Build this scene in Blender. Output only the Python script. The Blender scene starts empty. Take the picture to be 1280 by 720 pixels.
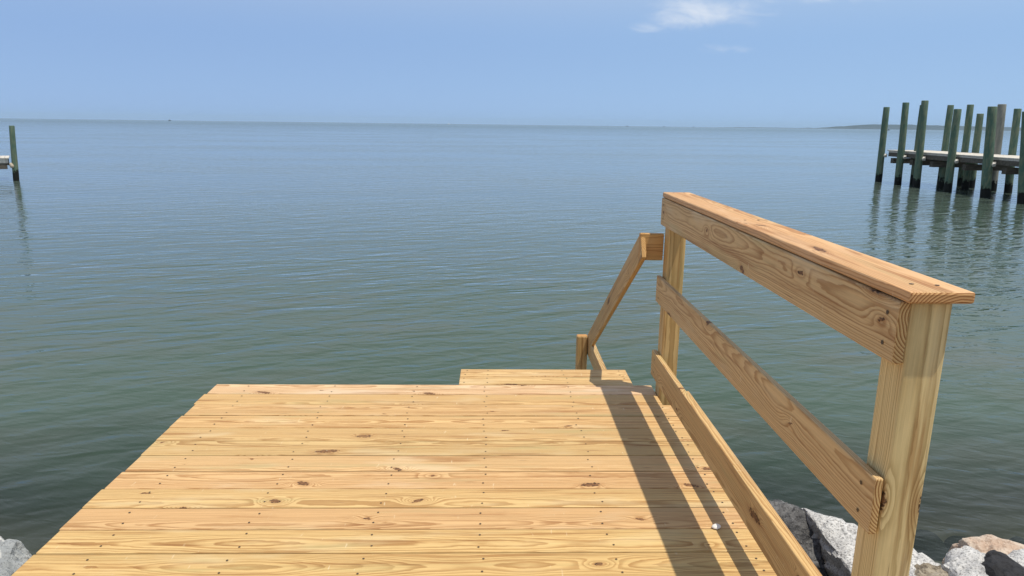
import bpy, bmesh, math, random
from mathutils import Vector, Matrix, Euler, noise as mnoise
R = math.radians
sc = bpy.context.scene
C = sc.collection

# ------------------------------------------------------------------ camera
WATER = -1.1                       # water level; the deck top is z = 0
cd = bpy.data.cameras.new('camera')
cam = bpy.data.objects.new('camera', cd)
C.objects.link(cam)
yaw, pitch, roll = R(1.5154), R(13.1762), R(0.7168)
r0 = Vector((math.cos(yaw), -math.sin(yaw), 0))
fw = Vector((math.sin(yaw)*math.cos(pitch), math.cos(yaw)*math.cos(pitch), -math.sin(pitch)))
u0 = r0.cross(fw)
rt = r0*math.cos(roll) + u0*math.sin(roll)
up = u0*math.cos(roll) - r0*math.sin(roll)
m = Matrix((rt, up, -fw)).transposed().to_4x4()
m.translation = (1.5286, -3.6687, 1.4121)
cam.matrix_world = m
cd.sensor_width = 36
cd.lens = 873.15/1280*36
cd.clip_start = 0.05
cd.clip_end = 60000
sc.camera = cam

# ------------------------------------------------------------------ node helper
class G:
    """small expression helper over a node tree"""
    def __init__(s, nt): s.t = nt; s.n = nt.nodes; s.l = nt.links
    def node(s, kind, ins=None, **props):
        n = s.n.new(kind)
        for k, v in props.items(): setattr(n, k, v)
        for k, v in (ins or {}).items():
            sock = n.inputs[k]
            if hasattr(v, 'links') or isinstance(v, bpy.types.NodeSocket): s.l.new(v, sock)
            else: sock.default_value = v
        return n
    def m(s, op, a, b=None, c=None, clamp=False):
        n = s.n.new('ShaderNodeMath'); n.operation = op; n.use_clamp = clamp
        for i, v in enumerate((a, b, c)):
            if v is None: continue
            if isinstance(v, bpy.types.NodeSocket): s.l.new(v, n.inputs[i])
            else: n.inputs[i].default_value = v
        return n.outputs[0]
    def vm(s, op, a, b=None, out=0):
        n = s.n.new('ShaderNodeVectorMath'); n.operation = op
        for i, v in enumerate((a, b)):
            if v is None: continue
            if isinstance(v, bpy.types.NodeSocket): s.l.new(v, n.inputs[i])
            else: n.inputs[i].default_value = v
        return n.outputs[out]
    def sep(s, v):
        n = s.node('ShaderNodeSeparateXYZ', {0: v}); return n.outputs
    def comb(s, x, y, z):
        return s.node('ShaderNodeCombineXYZ', {0: x, 1: y, 2: z}).outputs[0]
    def noise(s, vec, scale=1, detail=2, rough=.5, dist=0, dim='3D', w=None):
        ins = {'Vector': vec, 'Scale': scale, 'Detail': detail, 'Roughness': rough, 'Distortion': dist}
        n = s.n.new('ShaderNodeTexNoise'); n.noise_dimensions = dim
        if w is not None: ins['W'] = w
        for k, v in ins.items():
            if isinstance(v, bpy.types.NodeSocket): s.l.new(v, n.inputs[k])
            else: n.inputs[k].default_value = v
        return n.outputs['Fac']
    def sm(s, v, a, b, lo=0.0, hi=1.0):
        n = s.n.new('ShaderNodeMapRange'); n.interpolation_type = 'SMOOTHSTEP'
        for i, q in enumerate((v, a, b, lo, hi)):
            if isinstance(q, bpy.types.NodeSocket): s.l.new(q, n.inputs[i])
            else: n.inputs[i].default_value = q
        return n.outputs[0]
    def mix(s, f, a, b, blend='MIX'):
        n = s.n.new('ShaderNodeMix'); n.data_type = 'RGBA'; n.blend_type = blend
        for k, q in ((0, f), (6, a), (7, b)):
            if isinstance(q, bpy.types.NodeSocket): s.l.new(q, n.inputs[k])
            else: n.inputs[k].default_value = (tuple(q)+(1,))[:4] if k else q
        return n.outputs[2]

# ------------------------------------------------------------------ sky and sun
SUN = Vector((0.252, -0.142, 1.0)).normalized()       # towards the sun
elev = math.asin(SUN.z)
w = bpy.data.worlds.new('World'); sc.world = w
w.use_nodes = True
g = G(w.node_tree); g.n.clear()
d = g.node('ShaderNodeTexCoord').outputs['Generated']
dx, dy, dz = g.sep(d)
sky = g.node('ShaderNodeTexSky', sky_type='NISHITA', sun_disc=False, sun_elevation=elev,
             sun_rotation=math.atan2(SUN.x, SUN.y), altitude=0, air_density=1.0, dust_density=0.6, ozone_density=4.0)
# thin fair-weather cumulus low over the water, ahead and to the right
ys = g.m('MAXIMUM', dy, 0.05)
# milky summer air: the blue stays even down to the horizon
tint = g.mix(g.sm(dz, .0, .75, .85, .30), sky.outputs[0], g.mix(g.sm(dz, .10, .32), g.mix(g.sm(dz, .0, .10), (3.1, 5.1, 8.6), (2.95, 4.7, 8.05)), (7.5, 8.0, 8.7)))
side = g.sm(dx, -.5, .7, .97, 1.10)
tint = g.mix(1.0, tint, g.comb(side, side, g.m('ADD', .5, g.m('MULTIPLY', side, .5))), 'MULTIPLY')
cu = g.m('DIVIDE', dx, ys); cv = g.m('DIVIDE', dz, ys)
cvec = g.comb(cu, g.m('MULTIPLY', cv, 2.2), 0.0)
n1 = g.noise(cvec, 13, 7, .60, .6)
def blob(u, v, su, sv):
    a = g.m('DIVIDE', g.m('SUBTRACT', cu, u), su); b = g.m('DIVIDE', g.m('SUBTRACT', cv, v), sv)
    return g.m('POWER', 2.718, g.m('MULTIPLY', g.m('ADD', g.m('MULTIPLY', a, a), g.m('MULTIPLY', b, b)), -1.0))
den = None
for (u, v, su, sv, k) in ((.243, .141, .048, .015, 1.1), (.205, .129, .036, .012, .95), (.29, .152, .075, .019, 1.05), (.345, .160, .06, .016, .80), (.43, .178, .11, .013, .85), (.310, .104, .036, .010, .70),
                          (-.9, .22, .12, .02, .7), (.75, .27, .14, .03, .8), (-.2, .34, .12, .03, .7)):
    b = g.m('MULTIPLY', blob(u, v, su, sv), k)
    den = b if den is None else g.m('MAXIMUM', den, b)
cl = g.sm(g.m('ADD', g.m('MULTIPLY', den, .62), g.m('MULTIPLY', g.m('SUBTRACT', n1, .5), 1.5)), .12, 1.05)
cl = g.m('MULTIPLY', cl, g.sm(den, .05, .4))
cl = g.m('MULTIPLY', cl, g.sm(dy, .05, .2))
col = g.mix(cl, tint, (7.3, 8.0, 9.1))
bg = g.node('ShaderNodeBackground', {'Color': col, 'Strength': 0.10})
g.l.new(bg.outputs[0], g.node('ShaderNodeOutputWorld').inputs[0])

sl = bpy.data.lights.new('sun', 'SUN'); sl.energy = 4.2; sl.angle = R(0.5); sl.color = (1.0, .92, .77)
so = bpy.data.objects.new('sun', sl); C.objects.link(so)
so.rotation_euler = SUN.to_track_quat('Z', 'Y').to_euler(); so.location = (4, -3, 12)
sc.view_settings.view_transform = 'Standard'; sc.view_settings.look = 'None'
sc.view_settings.exposure = 0.0; sc.view_settings.gamma = 1.0

# ------------------------------------------------------------------ materials
def mat(name):
    mt = bpy.data.materials.new(name); mt.use_nodes = True
    gg = G(mt.node_tree); gg.n.clear()
    out = gg.node('ShaderNodeOutputMaterial')
    return mt, gg, out

def wood_mat(name, early, late, knot, ring=0.0048, wander=.8, pale=(.62, .50, .33), green=(.40, .36, .19), scratch=1.0):
    mt, g, out = mat(name)
    P = g.node('ShaderNodeTexCoord').outputs['Object']
    inf = g.node('ShaderNodeObjectInfo')
    rnd = inf.outputs['Random']; tone = inf.outputs['Color']
    x, y, z = g.sep(P)
    s1 = g.m('MULTIPLY', rnd, 71.3); s2 = g.m('FRACT', g.m('MULTIPLY', rnd, 913.7)); s3 = g.m('FRACT', g.m('MULTIPLY', rnd, 3571.9))
    # knots: sparse cells along the board
    SX, SY = 2.1, 6.5
    kv = g.comb(g.m('ADD', g.m('MULTIPLY', x, SX), s1), g.m('ADD', g.m('MULTIPLY', y, SY), g.m('MULTIPLY', s2, 29.0)), 0.0)
    vo = g.node('ShaderNodeTexVoronoi', {'Vector': kv, 'Scale': 1.0}, voronoi_dimensions='2D')
    px, py, _ = g.sep(vo.outputs['Position']); kx, ky, _ = g.sep(kv)
    cr, cg, cb = g.sep(vo.outputs['Color'])
    ddx = g.m('DIVIDE', g.m('SUBTRACT', kx, px), SX); ddy = g.m('DIVIDE', g.m('SUBTRACT', ky, py), SY)
    wob = g.m('MULTIPLY', g.m('SUBTRACT', g.noise(g.vm('MULTIPLY', P, (55, 60, 60)), 1, 3), .5), .014)
    present = g.sm(cr, .36, .42)
    big = g.m('ADD', .25, g.m('MULTIPLY', g.m('POWER', cg, 1.6), 1.0))
    ex = g.m('DIVIDE', g.m('ADD', ddx, g.m('MULTIPLY', ddy, g.m('MULTIPLY', g.m('SUBTRACT', cb, .5), 3.0))), g.m('ADD', 1.1, g.m('MULTIPLY', g.m('POWER', g.m('FRACT', g.m('MULTIPLY', cb, 7.3)), 2.0), 2.6)))
    kd = g.m('DIVIDE', g.m('ADD', g.m('SQRT', g.m('ADD', g.m('MULTIPLY', ex, ex), g.m('MULTIPLY', ddy, ddy))), wob), big)
    e2 = g.m('ADD', g.m('POWER', g.m('DIVIDE', ddx, .055), 2.0), g.m('POWER', g.m('DIVIDE', ddy, .022), 2.0))
    bulge = g.m('MULTIPLY', g.m('MULTIPLY', g.m('POWER', 2.718, g.m('MULTIPLY', e2, -1.0)), present), g.m('MULTIPLY', big, .030))
    # growth rings of a log whose pith wanders under the board
    lx = g.comb(g.m('ADD', g.m('MULTIPLY', x, 1.0), s1), g.m('MULTIPLY', s2, 40.0), g.m('MULTIPLY', s3, 40.0))
    na = g.m('MULTIPLY', g.m('SUBTRACT', g.noise(lx, 1.05, 2, .5), .5), g.m('ADD', .25, g.m('FRACT', g.m('MULTIPLY', rnd, 177.7))))
    nb = g.m('SUBTRACT', g.noise(g.vm('ADD', lx, (17.0, 5.0, 0)), .9, 1, .5), .5)
    yy = g.m('SUBTRACT', y, g.m('ADD', g.m('MULTIPLY', g.m('SUBTRACT', s2, .5), .13), g.m('MULTIPLY', nb, .05*wander)))
    zz = g.m('ADD', z, g.m('ADD', g.m('ADD', .030, g.m('MULTIPLY', s3, .075)), g.m('MULTIPLY', na, .11*wander)))
    r = g.m('SQRT', g.m('ADD', g.m('MULTIPLY', yy, yy), g.m('MULTIPLY', zz, zz)))
    fine = g.m('MULTIPLY', g.m('SUBTRACT', g.noise(g.vm('MULTIPLY', g.vm('ADD', P, g.comb(s1, 0.0, 0.0)), (7, 30, 30)), 1, 3, .55), .5), .006)
    r = g.m('ADD', g.m('ADD', r, bulge), fine)
    ph = g.m('DIVIDE', r, ring)
    ph = g.m('ADD', ph, g.m('MULTIPLY', g.noise(g.comb(g.m('MULTIPLY', ph, .6), s1, 0.0), 1, 1), 1.4))
    fr = g.m('FRACT', ph)
    lw = g.m('MULTIPLY', g.sm(fr, .30, .88), g.sm(fr, .93, 1.0, 1.0, 0.0))
    ringamt = g.m('ADD', .45, g.m('MULTIPLY', g.noise(g.comb(g.m('FLOOR', ph), s1, 3.0), 1.7, 0), .55))
    lw = g.m('MULTIPLY', lw, ringamt)
    # fibre streaks
    fib = g.noise(g.vm('MULTIPLY', g.vm('ADD', P, g.comb(s1, s2, 0.0)), (9, 420, 420)), 1, 3, .6)
    blot = g.noise(g.vm('MULTIPLY', g.vm('ADD', P, g.comb(s1, s3, 0.0)), (2.2, 9, 9)), 1, 3, .55)
    c = g.mix(g.m('MULTIPLY', lw, .95), early, late)
    c = g.mix(g.m('MULTIPLY', g.sm(blot, .52, .75), .55), c, pale)
    blot2 = g.noise(g.vm('MULTIPLY', g.vm('ADD', P, g.comb(s3, s1, 4.0)), (1.6, 12, 12)), 1, 3, .6)
    c = g.mix(g.m('MULTIPLY', g.sm(blot2, .54, .78), .55), c, green)
    stk = g.noise(g.vm('MULTIPLY', g.vm('ADD', P, g.comb(s3, s1, 2.0)), (1.6, 120, 120)), 1, 3, .6)
    fv = g.m('ADD', .58, g.m('ADD', g.m('MULTIPLY', fib, .36), g.m('MULTIPLY', stk, .48)))
    c = g.mix(1.0, c, g.comb(fv, fv, fv), 'MULTIPLY')
    c = g.mix(1.0, c, tone, 'MULTIPLY')
    # knots: halo, heart, dark rim
    kn = g.noise(g.vm('MULTIPLY', g.vm('ADD', P, g.comb(s1, 0.0, 0.0)), (45, 70, 70)), 1, 3, .6)
    halo = g.m('MULTIPLY', g.sm(kd, .030, .010), present)
    c = g.mix(g.m('MULTIPLY', g.m('MULTIPLY', halo, kn), .85), c, (.36, .17, .06))
    heart = g.m('MULTIPLY', g.sm(kd, .0125, .0085), present)
    kr = g.m('ADD', .5, g.m('MULTIPLY', g.m('SINE', g.m('MULTIPLY', kd, 2600)), .5))
    hc = g.mix(g.m('MULTIPLY', kr, g.sm(kn, .35, .6)), knot, (.30, .15, .06))
    c = g.mix(g.m('MULTIPLY', heart, .9), c, hc)
    rim = g.m('MULTIPLY', g.m('MULTIPLY', g.sm(kd, .007, .011), g.sm(kd, .0165, .012)), present)
    rn = g.sm(g.noise(g.vm('MULTIPLY', P, (90, 90, 90)), 1, 2), .42, .56)
    c = g.mix(g.m('MULTIPLY', g.m('MULTIPLY', rim, rn), .95), c, (.035, .014, .008))
    # reddish heartwood smears along the grain
    hs = g.noise(g.vm('MULTIPLY', g.vm('ADD', P, g.comb(s2, s3, 7.0)), (1.7, 30, 30)), 1, 4, .6)
    c = g.mix(g.m('MULTIPLY', g.sm(hs, .53, .70), .75), c, g.mix(1.0, c, (.60, .45, .34), 'MULTIPLY'))
    # sawn ends show the rings square on
    tn = g.node('ShaderNodeVectorTransform', {0: g.node('ShaderNodeNewGeometry').outputs['True Normal']}, vector_type='NORMAL', convert_from='WORLD', convert_to='OBJECT')
    endx = g.m('GREATER_THAN', g.m('ABSOLUTE', g.sep(tn.outputs[0])[0]), .8)
    er = g.sm(g.m('FRACT', g.m('DIVIDE', r, .0068)), .25, .85)
    ec = g.mix(1.0, g.mix(er, (.62, .42, .19), (.30, .14, .045)), tone, 'MULTIPLY')
    c = g.mix(endx, c, ec)
    # pale handling scuffs and fine dark checks
    ck = g.noise(g.vm('MULTIPLY', g.vm('ADD', P, g.comb(s2, s1, 0.0)), (4.5, 95, 95)), 1, 2, .5)
    c = g.mix(g.m('MULTIPLY', g.sm(ck, .70, .78), .75), c, (.20, .10, .045))
    sc1 = g.noise(g.vm('MULTIPLY', g.vm('ADD', P, g.comb(s3, s2, 0.0)), (55, 14, 14)), 1, 2, .5)
    c = g.mix(g.m('MULTIPLY', g.sm(sc1, .70, .78), .45*scratch), c, (.72, .60, .40))
    bmp = g.node('ShaderNodeBump', {'Strength': .35, 'Distance': .0012,
                 'Height': g.m('ADD', g.m('MULTIPLY', lw, .6), g.m('ADD', g.m('MULTIPLY', fib, .5), g.m('MULTIPLY', heart, .6)))})
    bs = g.node('ShaderNodeBsdfPrincipled', {'Base Color': c, 'Roughness': .62, 'Normal': bmp.outputs[0], 'Specular IOR Level': .3})
    g.l.new(bs.outputs[0], out.inputs[0])
    return mt

M = {}
M['pine'] = wood_mat('fresh_pine', (.60, .42, .215), (.33, .170, .062), (.10, .04, .018))
M['pine_post'] = wood_mat('fresh_pine_post', (.60, .475, .26), (.30, .20, .08), (.10, .04, .018), ring=.0062, wander=.13, green=(.40, .37, .20), scratch=.3)

def plain(name, col, rough=.7, spec=.3):
    mt, g, out = mat(name)
    P = g.node('ShaderNodeTexCoord').outputs['Object']
    n = g.noise(P, 23, 4, .6)
    v = g.m('ADD', .75, g.m('MULTIPLY', n, .5))
    c = g.mix(1.0, col, g.comb(v, v, v), 'MULTIPLY')
    b = g.node('ShaderNodeBsdfPrincipled', {'Base Color': c, 'Roughness': rough, 'Specular IOR Level': spec})
    g.l.new(b.outputs[0], out.inputs[0]); return mt
M['screw'] = plain('tan_coated_screw', (.09, .06, .035), .5)
M['bracket'] = plain('galvanised_metal', (.62, .60, .56), .45)
M['shell'] = plain('white_shell', (.80, .76, .72), .45)
M['hull'] = plain('boat_hull', (.07, .09, .11), .5)
M['cabin'] = plain('boat_cabin', (.10, .11, .12), .5)
M['white'] = plain('white_boat', (.8, .8, .78), .4)

def weathered(name, col, col2, streak=(3, 3, .6), wet=None):
    """weathered marine timber; with wet given, a dark growth band above the waterline (object z = height over water)"""
    mt, g, out = mat(name)
    tc = g.node('ShaderNodeTexCoord'); P = tc.outputs['Object']
    rnd = g.node('ShaderNodeObjectInfo').outputs['Random']
    Q = g.vm('ADD', P, g.comb(g.m('MULTIPLY', rnd, 40.0), g.m('MULTIPLY', rnd, 77.0), 0.0))
    n = g.noise(g.vm('MULTIPLY', Q, streak), 4, 5, .6)
    n2 = g.noise(g.vm('MULTIPLY', Q, streak), 21, 4, .6)
    c = g.mix(g.sm(n, .35, .68), col, col2)
    v = g.m('ADD', .62, g.m('MULTIPLY', n2, .76))
    c = g.mix(1.0, c, g.comb(v, v, v), 'MULTIPLY')
    if wet:
        _, _, z = g.sep(P)
        zz = g.m('ADD', z, g.m('MULTIPLY', g.m('SUBTRACT', g.noise(Q, 5, 4, .7), .5), .75))
        c = g.mix(g.sm(zz, wet+.10, wet), c, (.012, .014, .013))
    bmp = g.node('ShaderNodeBump', {'Strength': .5, 'Distance': .008, 'Height': n2})
    b = g.node('ShaderNodeBsdfPrincipled', {'Base Color': c, 'Roughness': .8, 'Normal': bmp.outputs[0], 'Specular IOR Level': .2})
    g.l.new(b.outputs[0], out.inputs[0]); return mt
M['piling'] = weathered('green_treated_piling', (.075, .135, .102), (.155, .185, .125), wet=.34)
M['piling_grey'] = weathered('grey_piling', (.17, .18, .16), (.24, .24, .21), wet=.34)
M['old_beam'] = weathered('old_beam', (.075, .07, .06), (.14, .125, .105), (.6, 3, 3))
M['old_plank'] = weathered('bleached_plank', (.50, .475, .43), (.66, .63, .58), (3, 3, 3))

def rock_mat(name, light, dark, mid, vein=0.0, speck=70):
    mt, g, out = mat(name)
    P = g.node('ShaderNodeTexCoord').outputs['Object']
    rnd = g.node('ShaderNodeObjectInfo').outputs['Random']
    Q = g.vm('ADD', P, g.comb(g.m('MULTIPLY', rnd, 31.0), 0.0, g.m('MULTIPLY', rnd, 13.0)))
    a = g.noise(Q, speck, 3, .7)
    b = g.noise(Q, 6, 5, .62)
    f = g.noise(Q, speck*2.4, 2, .7)
    c = g.mix(g.sm(b, .35, .66), mid, light)
    c = g.mix(g.m('MULTIPLY', g.sm(a, .50, .64), .75), c, dark)
    c = g.mix(g.m('MULTIPLY', g.sm(f, .56, .70), .6), c, light)
    if vein:
        q = g.vm('MULTIPLY', g.vm('ADD', Q, g.vm('MULTIPLY', g.node('ShaderNodeTexNoise', {'Vector': Q, 'Scale': 3.0, 'Detail': 3.0}).outputs['Color'], (.25, .25, .25))), (14, -9, 16))
        c = g.mix(g.m('MULTIPLY', g.sm(g.noise(q, 1, 3, .6), .56, .70), vein), c, (.72, .72, .70))
    wz = g.m('ADD', g.sep(g.node('ShaderNodeNewGeometry').outputs['Position'])[2], g.m('MULTIPLY', g.m('SUBTRACT', b, .5), .25))
    c = g.mix(g.sm(wz, WATER+.17, WATER+.05, 0, .85), c, (.016, .018, .016))
    h = g.m('ADD', g.m('MULTIPLY', g.noise(Q, 12, 6, .65), 1.0), g.m('MULTIPLY', a, .25))
    bmp = g.node('ShaderNodeBump', {'Strength': .9, 'Distance': .03, 'Height': h})
    bs = g.node('ShaderNodeBsdfPrincipled', {'Base Color': c, 'Roughness': .75, 'Normal': bmp.outputs[0], 'Specular IOR Level': .3})
    g.l.new(bs.outputs[0], out.inputs[0]); return mt
M['granite'] = rock_mat('pale_granite', (.68, .68, .68), (.10, .10, .105), (.44, .44, .45), speck=95)
M['granite_dark'] = rock_mat('dark_granite', (.19, .19, .195), (.010, .010, .012), (.042, .042, .046), speck=42)
M['granite_pink'] = rock_mat('pinkish_stone', (.60, .52, .44), (.28, .19, .14), (.46, .33, .25), speck=40)
M['granite_brown'] = rock_mat('brown_stone', (.42, .38, .31), (.07, .055, .04), (.22, .18, .13), speck=35)
M['black_stone'] = rock_mat('black_stone', (.030, .030, .034), (.008, .008, .009), (.016, .016, .018), speck=30)
M['gneiss'] = rock_mat('veined_grey_stone', (.36, .38, .39), (.18, .19, .20), (.28, .30, .31), vein=.95, speck=60)
M['algae'] = rock_mat('algae_rock', (.035, .038, .040), (.012, .013, .015), (.022, .024, .026), speck=20)

# ------------------------------------------------------------------ object helpers
def tag(o, label=None, cat=None, group=None, kind=None):
    if label: o['label'] = label
    if cat: o['category'] = cat
    if group: o['group'] = group
    if kind: o['kind'] = kind
    return o
def link(name, me, m_, parent=None):
    o = bpy.data.objects.new(name, me); C.objects.link(o)
    if m_ and not me.materials: me.materials.append(m_)
    if parent: o.parent = parent
    return o
def empty(name, loc, label, cat, group=None):
    e = bpy.data.objects.new(name, None); C.objects.link(e)
    e.location = loc; e.empty_display_size = .1
    return tag(e, label, cat, group)
def from_bm(name, bm, m_, parent=None, smooth=False):
    me = bpy.data.meshes.new(name); bm.to_mesh(me); bm.free()
    if smooth:
        for p in me.polygons: p.use_smooth = True
    return link(name, me, m_, parent)
def box_bm(bm, sx, sy, sz, mx=None, bev=0, seg=2):
    r = bmesh.ops.create_cube(bm, size=1)
    vs = r['verts']
    bmesh.ops.scale(bm, vec=(sx, sy, sz), verts=vs)
    if bev:
        es = list({e for v in vs for e in v.link_edges})
        rr = bmesh.ops.bevel(bm, geom=es, offset=bev, segments=seg, affect='EDGES', profile=.5)
        vs = list({v for f in rr['faces'] for v in f.verts} | {v for v in vs if v.is_valid})
    if mx is not None: bmesh.ops.transform(bm, matrix=mx, verts=vs)
    return vs
def board(name, p, L, W, T, ax, az, m_, parent, tone=(1, 1, 1), bev=.004):
    """a sawn board centred at world p: long axis ax, face normal az; local X runs along the board"""
    bm = bmesh.new(); box_bm(bm, L, W, T, None, bev)
    o = from_bm(name, bm, m_, parent)
    X = Vector(ax).normalized(); Z = Vector(az); Z = (Z - X*Z.dot(X)).normalized(); Y = Z.cross(X)
    mx = Matrix((X, Y, Z)).transposed().to_4x4(); mx.translation = Vector(p) - (parent.location if parent else Vector())
    o.matrix_local = mx
    o.color = (*tone, 1)
    return o
def tube_bm(bm, a, b, r1, r2, n=12, cap=True):
    a = Vector(a); b = Vector(b); q = (b-a).to_track_quat('Z', 'Y').to_matrix().to_4x4()
    q.translation = (a+b)/2
    r = bmesh.ops.create_cone(bm, cap_ends=cap, segments=n, radius1=r1, radius2=r2, depth=(b-a).length, matrix=q)
    return r['verts']
rng = random.Random(7)

# ------------------------------------------------------------------ ground and water
def ground():
    bm = bmesh.new()
    prof = [(-12000, 1.5), (-60, .9), (-9, .25), (-5, -.25), (-3, -.55), (-1.6, -.95), (-.6, -1.35), (.6, -1.75), (2, -2.1), (4, -2.6), (8, -3.2), (40, -3.8), (12000, -4)]
    xs = [-12000, -60, -14, -6, -3, -1.5, 0, 1.5, 3, 4.5, 6, 9, 16, 60, 12000]
    rows = []
    for (y, z) in prof:
        rows.append([bm.verts.new((x, y, z + (mnoise.noise((x*.7, y*.7, 0))*.08 if abs(x) < 20 and abs(y) < 9 else 0))) for x in xs])
    for i in range(len(prof)-1):
        for j in range(len(xs)-1):
            bm.faces.new((rows[i][j], rows[i][j+1], rows[i+1][j+1], rows[i+1][j]))
    o = from_bm('ground', bm, plain('silty_sand', (.17, .15, .11), .9), smooth=True)
    tag(o, kind='structure')
ground()

def water():
    mt, g, out = mat('bay_water')
    P = g.node('ShaderNodeTexCoord').outputs['Object']
    x, y, z = g.sep(P)
    def rot(v, a, sx, sy):
        ca, sa = math.cos(R(a)), math.sin(R(a))
        X, Y, _ = g.sep(v)
        u = g.m('ADD', g.m('MULTIPLY', X, ca), g.m('MULTIPLY', Y, sa))
        w_ = g.m('SUBTRACT', g.m('MULTIPLY', Y, ca), g.m('MULTIPLY', X, sa))
        return g.comb(g.m('MULTIPLY', u, sx), g.m('MULTIPLY', w_, sy), 0.0)
    # calm and ruffled patches
    patch = g.noise(rot(P, 8, .035, .10), 1, 3, .55)
    ruf = g.m('ADD', .55, g.m('MULTIPLY', g.sm(patch, .35, .68), .75))
    h = g.m('MULTIPLY', g.noise(rot(P, 22, .70, 2.1), 1, 2, .5, .6), .047)          # slow wavelets running in from the left
    h = g.m('ADD', h, g.m('MULTIPLY', g.noise(rot(P, 12, 1.9, 5.2), 1, 1, .5, .5), .021))
    h = g.m('ADD', h, g.m('MULTIPLY', g.noise(rot(P, -18, 5.0, 12.5), 1, 2, .55, .4), .0085))
    h = g.m('MULTIPLY', h, ruf)
    bmp = g.node('ShaderNodeBump', {'Strength': 1.0, 'Distance': 1.0, 'Height': h})
    N = bmp.outputs[0]
    # green silty body: opaque in the deep, thin enough over the shore stones to show them
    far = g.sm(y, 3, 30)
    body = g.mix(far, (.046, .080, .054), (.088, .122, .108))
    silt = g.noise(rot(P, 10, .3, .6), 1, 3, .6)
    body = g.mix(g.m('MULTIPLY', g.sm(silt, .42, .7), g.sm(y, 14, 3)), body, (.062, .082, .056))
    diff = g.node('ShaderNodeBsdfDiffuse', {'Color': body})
    tr = g.node('ShaderNodeBsdfTransparent', {'Color': (.72, .80, .78, 1)})
    edge = g.m('ADD', y, g.m('MULTIPLY', g.m('SUBTRACT', g.noise(P, .7, 2), .5), 1.2))
    turb = g.sm(edge, -.1, 2.7, .16, .97)
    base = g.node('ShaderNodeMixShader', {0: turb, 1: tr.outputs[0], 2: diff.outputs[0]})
    # far out the wavelets merge into a rough sheen
    gl = g.node('ShaderNodeBsdfGlossy', {'Color': (1, 1, 1, 1), 'Roughness': g.sm(y, 25, 400, .02, .09), 'Normal': N})
    fr = g.node('ShaderNodeMath', {0: g.node('ShaderNodeFresnel', {'IOR': 1.33, 'Normal': N}).outputs[0], 1: g.sm(y, 25, 700, 1.0, .66)}, operation='MULTIPLY')
    mx = g.node('ShaderNodeMixShader', {0: fr.outputs[0], 1: base.outputs[0], 2: gl.outputs[0]})
    g.l.new(mx.outputs[0], out.inputs[0])
    bm = bmesh.new()
    S = 12000
    vs = [bm.verts.new((a, b, 0)) for a, b in ((-S, -40), (S, -40), (S, S), (-S, S))]
    bm.faces.new(vs)
    o = from_bm('water', bm, mt); o.location = (0, 0, WATER)
    tag(o, kind='structure')
water()

# ------------------------------------------------------------------ the new deck
deck = empty('wooden_deck', (0, 0, -1.1), 'new yellow pine deck of wide crosswise boards standing over the rocks at the water', 'deck')
BW, GAP, T = .1425, .0046, .0254
tones = [(1.14, 1.13, 1.28), (1.0, .95, .84), (1.02, .96, .88), (1.06, 1.01, .92), (.98, .95, .85), (.95, .94, .84), (1.04, 1.0, .96), (1.03, .95, .90),
         (1.02, 1.0, .88), (1.0, .92, .87), (1.03, 1.01, .86), (.99, .96, .80), (.98, .98, .82)]
heads = bmesh.new()
JX = [.2, .66, 1.107, 1.49, 1.94, 2.409]
def screw(x, y, z):
    a = rng.random()*3
    vs = [heads.verts.new((x + .0043*math.cos(a+k*math.pi/3), y + .0043*math.sin(a+k*math.pi/3), z)) for k in range(6)]
    heads.faces.new(vs)
NB = 31
for i in range(NB):
    yc = -(i+.5)*BW
    xl = rng.uniform(-.008, .008); xr = 2.503
    if yc-BW/2 < -.08 and yc+BW/2 > -.171 or (yc-BW/2 < -2.16 and yc+BW/2 > -2.26): xr = 2.4125
    if i == 0: xl = .004
    tn = tones[i % len(tones)]
    board('deck_board', ((xl+xr)/2, yc, -T/2 + rng.uniform(-.0012, .0004)), xr-xl, BW-GAP+rng.uniform(-.0022, .0016), T, (1, 0, 0), (0, 0, 1), M['pine'], deck, tn)
    for jx in JX:
        for s in (-.036, .036):
            if jx > 2.4 and xr < 2.42: continue
            screw(jx + rng.uniform(-.012, .012), yc + s + rng.uniform(-.007, .007), .0012)
for k in range(2):                                   # two short boards at the head of the steps
    yc = (k+.5)*.1265
    board('deck_board', ((1.336+2.312)/2, yc, -T/2), 2.312-1.336, .1265-GAP, T, (1, 0, 0), (0, 0, 1), M['pine'], deck, [(1.03, 1.0, .9), (1.05, 1.02, .93)][k])
    for jx in JX[3:5]+[2.27, 1.37]:
        for s in (-.034, .034): screw(jx + rng.uniform(-.01, .01), yc + s, .0012)
for v in heads.verts: v.co.z += 1.1
tag(from_bm('screw_heads', heads, M['screw'], deck), kind='stuff')
JH = .19
for jx in JX[:-1]+[2.39]:
    board('joist', (jx, -NB*BW/2, -T-.0015-JH/2), NB*BW-.05, JH, .038, (0, 1, 0), (1, 0, 0), M['pine'], deck, (.9, .9, .85))
board('rim_joist', (1.21, -.021, -T-.0025-JH/2), 2.36, JH, .038, (1, 0, 0), (0, 1, 0), M['pine'], deck, (.95, .92, .85))
for px in (1.37, 2.27):
    board('joist', (px, .122, -T-.0015-JH/2), .24, JH, .038, (0, 1, 0), (1, 0, 0), M['pine'], deck, (.9, .9, .85))
for px in (.3, 1.2, 2.1):
    for py in (-.25, -2.2):
        b = board('support_post', (px, py, -.95), 1.46, .14, .14, (0, 0, 1), (0, 1, 0), M['pine_post'], deck, (.8, .8, .72))

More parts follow.
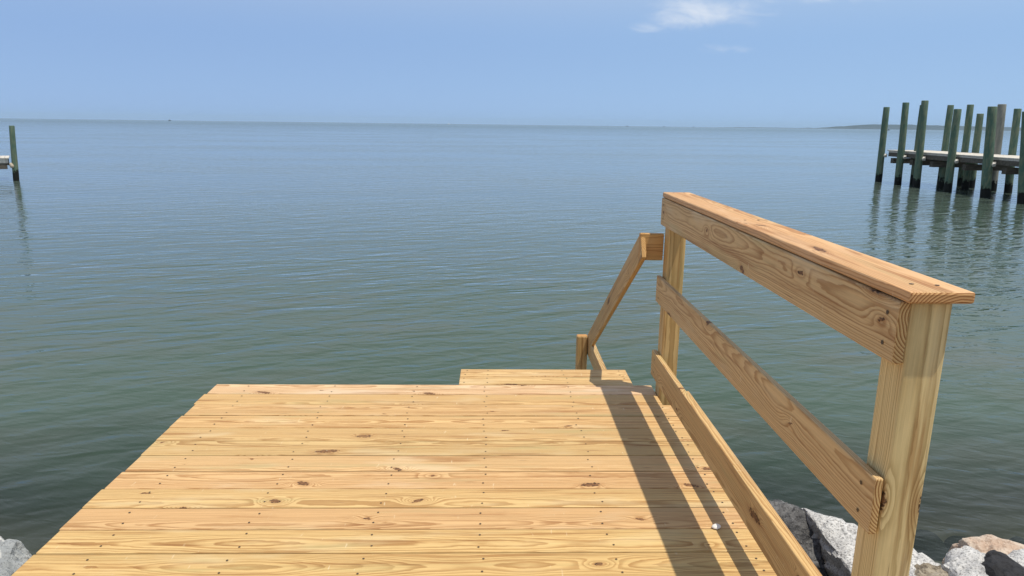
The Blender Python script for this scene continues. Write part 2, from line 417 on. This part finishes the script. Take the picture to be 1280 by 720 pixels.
# ------------------------------------------------------------------ railing on the right of the deck
rail = empty('deck_railing', (2.41, -1.2, 0), 'new pine railing with flat cap board and three horizontal boards on the deck edge', 'railing')
XR, YF, YN = 2.390, -.0823, -2.2537
H6 = .1397
PW = .089
LEN = YF-YN
yc = (YF+YN)/2
zt, zm, zl = 1.0572, .642, .2299
def rboard(name, ztop, y0, y1, tone, xoff=0):
    return board(name, (XR+T/2+xoff, (y0+y1)/2, ztop-H6/2), abs(y1-y0), H6, T, (0, 1, 0), (-1, 0, 0), M['pine'], rail, tone)
rboard('top_rail', zt-.0015, YN, YF, (1.0, 1.0, .98))
board('middle_rail', (XR+.010, (YN-.003+YF+.01)/2, zm+.003-H6/2), YF-YN+.013, H6, .020, (0, 1, 0), (-1, 0, 0), M['pine'], rail, (1.0, 1.0, .98))
rboard('bottom_rail', zl, YN-1.6, YF+.02, (1.0, .95, .82))
board('edge_strip', (XR+T+.0076, (-.66+YN+PW+.004)/2, zl-.004-.019), -.66-(YN+PW+.004), .038, .014, (0, 1, 0), (-1, 0, 0), M['pine'], rail, (1.0, .95, .84))
board('rail_cap', (XR+.0035+H6/2, yc-.01, zt+.0005+T/2), LEN+.03, H6, T, (0, 1, 0), (0, 0, 1), M['pine'], rail, (1.04, .90, .86), bev=.005)
for (py0, py1, nm, zb, tn) in ((YF-PW, YF, 'post', -1.35, (1.05, .92, .72)), (YN, YN+PW, 'post', -1.2, (1.16, 1.15, 1.05))):
    top = zt-.001
    board(nm, (XR+T+PW/2+.0008, (py0+py1)/2, (top+zb)/2), top-zb, PW, PW, (0, 0, 1), (0, -1, 0), M['pine_post'], rail, tn, bev=.005)
# next post of the run, behind the camera
board('post', (XR+T+PW/2+.0008, -3.9, (zl+.4-1.0)/2), zl+.4+1.0, PW, PW, (0, 0, 1), (0, -1, 0), M['pine_post'], rail, (1, 1, .9), bev=.005)
rs = bmesh.new()
def rscrew(x, y, z, n):
    n = Vector(n); q = n.to_track_quat('Z', 'Y')
    a = rng.random()*3
    rs.faces.new([rs.verts.new(Vector((x, y, z)) - rail.location + q @ Vector((.0055*math.cos(a+k*math.pi/3), .0055*math.sin(a+k*math.pi/3), .0012))) for k in range(6)])
for zz in (zt, zm, zl):
    for y_ in (YN+.045, YF-.045):
        for dz in (-.035, -.105):
            if zz == zl and y_ < -1: continue
            rscrew(XR, y_ + rng.uniform(-.012, .012), zz+dz, (-1, 0, 0))
for y_ in (YN+.04, YF-.04, yc):
    for dx_ in (.05, .10): rscrew(XR+dx_, y_ + rng.uniform(-.012, .012), zt+.0005+T, (0, 0, 1))
tag(from_bm('screw_heads', rs, M['screw'], rail), kind='stuff')

# ------------------------------------------------------------------ steps down to the water with their handrail
st = empty('boarding_steps', (1.82, .27, -1.1), 'pine steps leading from the deck end down into the water with a sloping handrail', 'steps')
sl_ = math.tan(R(31.5))
def sx_board(name, p0, p1, W, T_, ztone, xc, m_=M['pine'], plumb=False):
    p0 = Vector(p0); p1 = Vector(p1)
    return board(name, (p0+p1)/2, (p1-p0).length, W, T_, p1-p0, (-1, 0, 0), m_, st, ztone)
# sloping handrail: left face at x = 2.291
c0 = Vector((2.291+.0127, -.0790, .871)); c1 = Vector((2.291+.0127, 1.73, -.234))
nrm = Vector((0, -sl_, -1)).normalized()
off = nrm*(H6/2)
hd = board('handrail', (c0+c1)/2 + off + Vector((0, .012, 0)), (c1-c0).length+.0, H6, .0254, c1-c0, (-1, 0, 0), M['pine'], st, (.95, .88, .74))
board('handrail_block', (2.352, -.0825+.019+.0015, .866-H6/2), .123, H6, .038, (1, 0, 0), (0, -1, 0), M['pine'], st, (1.0, .85, .64))
board('handrail_post', (2.2445, 1.735, -.80), 1.12, PW, .06, (0, 0, 1), (0, -1, 0), M['pine_post'], st, (1, .85, .68), bev=.012)
board('lower_rail', (2.312, 1.02, -.267-H6/2), 1.50, H6, .038, (0, 1, 0), (-1, 0, 0), M['pine'], st, (.92, .90, .82))
for x_ in (1.375, 2.262):
    board('stringer', (x_, 1.24, -.755), 2.2, .235, .038, (0, 1, -sl_), (1, 0, 0), M['pine'], st, (.9, .88, .8))
for k in range(5):
    board('tread', (1.8185, .40+k*.295, -.20-k*.181), .846, .26, .038, (1, 0, 0), (0, 0, 1), M['pine'], st, (.98, .96, .88))

# ------------------------------------------------------------------ white shell on the deck
def shell():
    bm = bmesh.new()
    bmesh.ops.create_uvsphere(bm, u_segments=20, v_segments=12, radius=1)
    for v in bm.verts:
        a = math.atan2(v.co.y, v.co.x)
        k = 1 + .05*math.sin(a*9)
        v.co = Vector((v.co.x*.018*k, v.co.y*.013*k*(1-.15*v.co.x), (v.co.z*.0105 if v.co.z > 0 else v.co.z*.003)))
        v.co += Vector((mnoise.noise(v.co*90), mnoise.noise(v.co*90+Vector((5, 0, 0))), 0))*.0012
    o = from_bm('seashell', bm, M['shell'], smooth=True); o.location = (2.338, -1.425, .0045); o.rotation_euler = (0, 0, .3)
    tag(o, 'small round white shell lying on the deck boards in the rail shadow stripe', 'shell')
shell()

# ------------------------------------------------------------------ boulders
def boulder(pts, seed, m_, label, group='boulders piled along the shore', rough=.05, cuts=4, name='boulder', scale=1):
    """hull through world points, broken up with cleaved facets and fine relief"""
    cen = sum((Vector(p) for p in pts), Vector())/len(pts)
    base = min(p[2] for p in pts)
    cen.z = base
    bm = bmesh.new()
    vs = [bm.verts.new(Vector(p)-cen) for p in pts]
    r = bmesh.ops.convex_hull(bm, input=vs)
    junk = list({e for e in r['geom_interior']+r['geom_unused'] if isinstance(e, bmesh.types.BMVert)})
    bmesh.ops.delete(bm, geom=junk, context='VERTS')
    bmesh.ops.triangulate(bm, faces=bm.faces[:])
    for it in range(6):
        es = [e for e in bm.edges if e.calc_length() > (.05 if it < 4 else .032)]
        if not es: break
        bmesh.ops.subdivide_edges(bm, edges=es, cuts=1)
        bmesh.ops.triangulate(bm, faces=bm.faces[:])
    for _ in range(3): bmesh.ops.smooth_vert(bm, verts=bm.verts[:], factor=.5, use_axis_x=True, use_axis_y=True, use_axis_z=True)
    bm.normal_update()
    so_ = Vector((seed*3.7, seed*1.3, seed*7.1))
    nr = [v.normal.copy() for v in bm.verts]
    for v, nv in zip(bm.verts, nr):
        p = v.co + so_
        n = mnoise.noise(p*2.6)*.9 + mnoise.noise(p*7)*.55 + mnoise.noise(p*17)*.35 + mnoise.noise(p*40)*.22
        # cleaved steps: quantised layers along a tilted bedding direction
        q = p.dot(Vector((.35, .25, .9)))*7 + mnoise.noise(p*3)*1.1
        n += ((q % 1.0)-.5)*.7
        cr = abs(mnoise.noise(p*3.1 + Vector((9, 2, 4))))
        n -= max(0, .06-cr)*9.0
        v.co += nv*n*rough
    o = from_bm(name, bm, m_); o.location = cen
    return tag(o, label, 'boulder', group)
B = boulder
B([(2.84, -.22, -.60), (3.02, -.25, -.57), (3.19, -.28, -.575), (3.27, -.36, -.60), (3.20, -.62, -.77), (3.24, -.70, -.98), (2.95, -.52, -.85), (2.85, -.40, -1.3), (3.30, -.48, -1.3), (2.8, .12, -.80), (3.25, .10, -.78), (2.8, .3, -1.3), (3.3, .3, -1.3)], 1, M['granite_dark'],
  'dark speckled stone block beyond the bottom rail, left of the bright granite boulder', rough=.045)
B([(3.20, -.31, -.575), (3.22, -.45, -.585), (3.24, -.62, -.605), (3.22, -.84, -.63), (3.30, -1.02, -.64), (3.62, -1.0, -.66), (3.72, -.70, -.66), (3.52, -.64, -.60), (3.40, -.565, -.562), (3.30, -.44, -.562), (3.28, -.36, -1.3), (3.34, -.88, -1.3), (3.7, -1.1, -1.3), (3.8, -.3, -1.3), (3.3, 0, -1.3), (3.3, -.05, -.8)], 2, M['granite'],
  'big bright white granite boulder seen between the bottom rail and the near post', rough=.030)
B([(2.78, -.62, -.76), (3.02, -.58, -.73), (3.16, -.68, -.74), (3.18, -.88, -.76), (3.05, -1.1, -.74), (2.7, -1.1, -.74), (2.6, -.6, -1.3), (3.3, -.66, -1.3), (3.35, -1.2, -1.3), (2.6, -1.2, -1.3)], 3, M['granite_dark'],
  'low dark grey rock at the foot of the granite boulders beside the bottom rail')
B([(3.48, -.80, -.64), (3.58, -.74, -.60), (3.70, -.74, -.595), (3.72, -.86, -.60), (3.60, -.98, -.57), (3.44, -.95, -.60), (3.4, -.75, -1.2), (3.75, -.66, -1.2), (3.8, -1.1, -1.2), (3.4, -1.1, -1.2)], 4, M['granite_brown'],
  'brown stained rough rock just right of the near railing post', rough=.035)
B([(3.67, -.80, -.59), (3.73, -.72, -.565), (3.83, -.68, -.55), (3.90, -.69, -.56), (3.94, -.78, -.58), (3.86, -.90, -.55), (3.75, -1.0, -.52), (3.62, -.98, -.545), (3.62, -.6, -1.2), (4.0, -.55, -1.2), (3.95, -1.1, -1.2), (3.6, -1.1, -1.2)], 5, M['granite'],
  'rounded light grey granite boulder between the brown rock and the black rock', rough=.022)
B([(3.92, -.52, -.61), (4.08, -.53, -.60), (4.22, -.60, -.61), (4.45, -.68, -.62), (4.45, -.82, -.62), (4.10, -.72, -.61), (3.93, -.66, -.63), (3.9, -.45, -.80), (3.9, -.45, -1.2), (4.5, -.5, -1.2), (4.5, -.9, -1.2), (3.9, -.8, -1.2)], 6, M['granite_pink'],
  'flat pinkish tan slab of stone at the back of the rocks on the right', rough=.02)
B([(3.78, -.88, -.535), (3.87, -.80, -.505), (3.92, -.81, -.505), (3.96, -.92, -.52), (3.88, -1.04, -.50), (3.74, -1.02, -.50), (3.8, -.8, -1.1), (4.0, -.8, -1.1), (4.0, -1.1, -1.1), (3.75, -1.1, -1.1)], 7, M['black_stone'],
  'small jet black rock wedged between grey boulders at the lower right', rough=.014)
B([(3.94, -.76, -.55), (4.02, -.73, -.535), (4.12, -.74, -.53), (4.5, -.80, -.55), (4.5, -1.2, -.48), (4.05, -1.2, -.47), (3.97, -.96, -.535), (3.94, -.7, -1.2), (4.6, -.65, -1.2), (4.6, -1.3, -1.2), (3.98, -1.3, -1.2)], 8, M['granite'],
  'grey white granite boulder at the right picture edge beside the black rock', rough=.022)
B([(-.60, -.74, -.58), (-.72, -.66, -.53), (-.95, -.645, -.515), (-1.3, -.75, -.56), (-1.3, -1.3, -.48), (-.9, -1.4, -.44), (-.55, -1.1, -.52), (-.5, -.8, -.7), (-.4, -.6, -1.25), (-1.4, -.5, -1.25), (-1.4, -1.5, -1.2), (-.4, -1.5, -1.2)], 9, M['gneiss'],
  'blue grey boulder with white streaks at the left edge of the deck', rough=.025)
extra = [(-1.9, -.95, .42, 'granite', 'pale granite boulder further along the shore left of the streaked boulder'), (-2.8, -1.0, .5, 'granite_brown', 'brown boulder far left along the shore'),
         (5.3, -.95, .45, 'granite_dark', 'dark granite boulder far right along the shore'), (6.2, -1.0, .5, 'gneiss', 'veined grey boulder at the far right end of the shore rocks')]
for i, (x_, y_, s_, m_, lb) in enumerate(extra):
    r_ = random.Random(40+i)
    pts = []
    for k in range(16):
        v = Vector((r_.gauss(0, 1), r_.gauss(0, 1), r_.gauss(0, 1))).normalized()
        pts.append((x_+v.x*s_*1.1, y_+v.y*s_, -.95+v.z*s_*.85))
    B(pts, 20+i, M[m_], lb)

# drowned and half-buried rubble of the revetment: uncounted small stones, one object
def rubble():
    bm = bmesh.new(); r_ = random.Random(3)
    for k in range(240):
        x_ = r_.uniform(-4.5, 7.5); y_ = r_.uniform(-2.4, 1.25)
        if abs(y_+.3) < .9 and 2.55 < x_ < 4.8 and y_ < -.3: continue
        s_ = r_.uniform(.10, .26)
        top = -1.24 - .34*max(0, y_+.35) if y_ > -.45 else -1.0 + .28*(-.45-y_)
        q = Euler((r_.uniform(0, 6), r_.uniform(0, 6), r_.uniform(0, 6))).to_matrix()
        mx = q.to_4x4(); mx.translation = (x_, y_, top - s_*.8)
        vs = bmesh.ops.create_icosphere(bm, subdivisions=3, radius=s_)['verts']
        o_ = Vector((k*3.1, 0, 0))
        for v in vs:
            v.co *= 1 + .45*mnoise.noise(v.co*(2.2/s_*.25) + o_)
            v.co.z *= .75
        bmesh.ops.transform(bm, matrix=mx, verts=vs)
    tag(from_bm('submerged_rubble', bm, M['algae'], smooth=True), 'dark algae covered stones lying under the shallow water along the shore', 'rubble', kind='stuff')
rubble()

# ------------------------------------------------------------------ old piers standing in the bay
def piling(parent, x, y, ztop, tilt, m_, r=.155, ty=0):
    """ztop above the deck datum; object origin at the waterline"""
    bm = bmesh.new()
    h = ztop-WATER; n = 14
    rings = []
    for zf in [-1.6, -.2, 0, .35, .7, 1.2, 1.8, 2.4, 3.0, h-.02, h]:
        if zf > h: continue
        f = zf/h
        rr = r*(1.04-.12*f)*(.93 if zf == h else 1)
        rr *= 1 + .03*mnoise.noise((x*3, y*3, zf*1.3))
        dxx = tilt*f + .02*mnoise.noise((x, y, zf*.6))
        rings.append([bm.verts.new((dxx+rr*math.cos(a*2*math.pi/n), ty*f+rr*math.sin(a*2*math.pi/n), zf)) for a in range(n)])
    for a, b in zip(rings, rings[1:]):
        for k in range(n):
            bm.faces.new((a[k], a[(k+1) % n], b[(k+1) % n], b[k]))
    bm.faces.new(rings[-1])
    o = from_bm('piling', bm, m_, parent, smooth=True)
    o.location = Vector((x, y, WATER)) - parent.location
    return o
pier = empty('old_pier', (21.5, 25, WATER), 'old pier with tall green pilings standing in the bay on the right', 'pier')
ZD = .44
near_row = [(20.3, 30.37, 2.44, -.07), (20.3, 28.69, 2.60, -.13), (20.3, 27.23, 2.64, -.14), (20.3, 25.02, 2.24, -.09), (20.3, 22.74, 2.28, -.27), (20.2, 20.66, 2.06, -.40), (20.25, 18.4, 2.2, -.2)]
far_row = [(22.75, 29.38, 2.54, -.06), (22.75, 27.9, 2.52, -.12), (22.75, 27.19, 2.12, -.10), (22.75, 25.84, 2.48, -.16), (22.75, 24.88, 2.28, -.18), (22.75, 22.4, 2.3, -.1), (22.75, 19.8, 2.4, -.1)]
for i, (x_, y_, z_, t_) in enumerate(near_row): piling(pier, x_, y_, z_, t_, M['piling'], .150 if i != 4 else .172)
for i, (x_, y_, z_, t_) in enumerate(far_row): piling(pier, x_, y_, z_, t_, M['piling_grey' if i == 3 else 'piling'], .17 if i == 3 else .145)
piling(pier, 21.0, 28.66, 2.50, -.06, M['piling'], .13)
for (x_, y_) in ((21.3, 27.0), (21.6, 27.2), (21.9, 26.3)):    # short bearing piles under the deck
    piling(pier, x_, y_, ZD-.36, 0, M['piling'], .14)
def pbox(parent, name, x0, x1, y0, y1, z0, z1, m_, bev=.006):
    bm = bmesh.new(); box_bm(bm, x1-x0, y1-y0, z1-z0, None, bev, 1)
    o = from_bm(name, bm, m_, parent); o.location = Vector(((x0+x1)/2, (y0+y1)/2, (z0+z1)/2)) - parent.location
    return o
y_ = 30.25; k = 0
while y_ > 15.5:                                            # decking planks across the pier
    wd = .142
    pbox(pier, 'deck_plank', 20.47+rng.uniform(-.02, .02), 22.6+rng.uniform(-.02, .02), y_-wd, y_, ZD-.04+rng.uniform(-.003, .003), ZD, M['old_plank'], .004)
    y_ -= wd+.008
pbox(pier, 'stringer', 20.52, 20.60, 15.5, 30.2, ZD-.115, ZD-.0455, M['old_plank'])
pbox(pier, 'stringer', 20.49, 20.56, 15.5, 30.15, ZD-.30, ZD-.118, M['old_beam'])
pbox(pier, 'stringer', 22.46, 22.55, 15.5, 30.2, ZD-.36, ZD-.0455, M['old_beam'])
for yy in (30.0, 28.4, 26.9, 24.7, 22.4, 20.3, 18.1):
    pbox(pier, 'cross_beam', 20.62, 22.44, yy-.12, yy+.12, ZD-.62, ZD-.375, M['old_beam'])
for (x_, y_, z_, t_) in near_row:
    bm = bmesh.new()
    tube_bm(bm, (0, -.04, -.03), (.0, .04, .02), .075, .06, 8)
    box_bm(bm, .14, .03, .17, Matrix.Translation((.03, .02, .0)), .01, 1)
    o = from_bm('pile_bracket', bm, M['bracket'], pier)
    o.location = Vector((x_+.10+t_*.35, y_-.165, ZD-.27)) - pier.location

lp = empty('small_dock', (-18.22, 25.9, WATER), 'end of a low grey dock with one tall piling at the left picture edge', 'dock')
piling(lp, -18.22, 25.9, 1.12, .12, M['piling'], .105)
piling(lp, -21.6, 25.9, 1.0, .05, M['piling'], .125)
ZL = -.17
x_ = -18.36
while x_ > -26:
    pbox(lp, 'deck_plank', x_-.142, x_, 26.03, 28.1, ZL-.04, ZL+rng.uniform(-.003, .003), M['old_plank'], .004); x_ -= .15
pbox(lp, 'stringer', -26, -18.40, 26.08, 26.16, ZL-.22, ZL-.045, M['old_plank'])
pbox(lp, 'stringer', -26, -18.45, 26.10, 26.2, ZL-.46, ZL-.225, M['old_beam'])
pbox(lp, 'stringer', -26, -18.40, 27.9, 28.0, ZL-.40, ZL-.045, M['old_beam'])
bm = bmesh.new()
bmesh.ops.create_icosphere(bm, subdivisions=2, radius=.085)
for v in bm.verts: v.co.z *= 1.3; v.co += v.co*mnoise.noise(v.co*9)*.5
lp.rotation_euler.z = R(33)
o = from_bm('mooring_rope', bm, plain('old_rope', (.42, .36, .28), .9), lp, True); o.location = Vector((-18.30, 25.86-.02, ZL-.30)) - lp.location

# ------------------------------------------------------------------ far shore
def shore():
    bm = bmesh.new()
    prev = None
    x_ = 2700.0
    while x_ <= 10400:
        t = (x_-3800)/900
        s = max(0, min(1, t)); s = s*s*(3-2*s)
        h = 4.5 + 54*s + (5 if x_ > 3800 else 1)*mnoise.noise((x_*.01, 0, 0)) + (6 if x_ > 3800 else .4)*mnoise.noise((x_*.003, 3, 0))
        if x_ > 5000: h -= min(18, (x_-5000)*.012)
        if 3800 < x_ < 4020: h += 8*max(0, mnoise.noise((x_*.025, 8, 0)))
        if x_ < 2900: h *= (x_-2680)/220
        dd = 8600 + 80*mnoise.noise((x_*.002, 5, 1))
        row = [bm.verts.new((x_, dd-60, WATER-1)), bm.verts.new((x_, dd-25, WATER+h*.45)), bm.verts.new((x_, dd, WATER+h)), bm.verts.new((x_, dd+140, WATER+h*.8)), bm.verts.new((x_, dd+260, WATER-1))]
        if prev:
            for a in range(4): bm.faces.new((prev[a], row[a], row[a+1], prev[a+1]))
        prev = row; x_ += 14
    tag(from_bm('far_shore', bm, plain('scrub_woodland', (.028, .040, .044), .9)), kind='structure')
shore()

# ------------------------------------------------------------------ distant boats
def boat(x_, y_, L, H, label, m1='hull', m2='cabin', mast=0, rz=0):
    e = empty('boat', (x_, y_, WATER), label, 'boat', 'boats far out on the bay')
    e.rotation_euler.z = rz
    bm = bmesh.new()
    secs = [(-.5, .13, .9), (-.2, .16, .95), (.2, .14, 1.05), (.42, .06, 1.25), (.5, .005, 1.4)]
    rows = []
    for (t, wd, hh) in secs:
        rows.append([bm.verts.new((t*L, -wd*L, hh*H*.4)), bm.verts.new((t*L, -wd*L*.6, -.3)), bm.verts.new((t*L, wd*L*.6, -.3)), bm.verts.new((t*L, wd*L, hh*H*.4))])
    for a, b in zip(rows, rows[1:]):
        for k in range(4): bm.faces.new((a[k], a[(k+1) % 4], b[(k+1) % 4], b[k]))
    bm.faces.new(rows[0]); bmesh.ops.recalc_face_normals(bm, faces=bm.faces[:])
    from_bm('hull', bm, M[m1], e)
    bm = bmesh.new(); box_bm(bm, L*.3, L*.18, H*.6, Matrix.Translation((-.02*L, 0, H*.68)), .12, 2); from_bm('cabin', bm, M[m2], e)
    if mast:
        bm = bmesh.new(); tube_bm(bm, (.1*L, 0, H*.4), (.1*L, 0, mast), .12, .06, 6); from_bm('mast', bm, M[m2], e)
boat(-1120, 2500, 9, 4.6, 'tiny dark boat on the horizon at the far left', rz=.8)
boat(838.5, 1500, 6.5, 3.0, 'small dark boat before the far shore beside the end piling', rz=.5)
boat(727, 2600, 8, 4.6, 'tiny dark boat on the horizon just left of the low far shore', rz=1.2)
boat(557, 3000, 8, 4.4, 'faint boat on the horizon above the short handrail', rz=.3)
boat(712.8, 3000, 7, 3.4, 'faint boat with a thin mast between two others on the horizon', mast=9, rz=.4)
boat(-178.9, 2800, 9, 4.0, 'pale white boat on the horizon near the middle', 'white', 'white', rz=.2)

# ------------------------------------------------------------------ sea haze
def haze():
    mt, g, out = mat('sea_haze')
    v = g.node('ShaderNodeVolumePrincipled', {'Color': (.60, .82, 1.0, 1), 'Density': 6e-5, 'Anisotropy': 0.0})
    g.l.new(v.outputs[0], out.inputs['Volume'])
    bm = bmesh.new(); box_bm(bm, 24400, 24400, 80)
    o = from_bm('haze', bm, mt); o.location = (0, 0, -5.2+40)
    tag(o, kind='stuff')
haze()
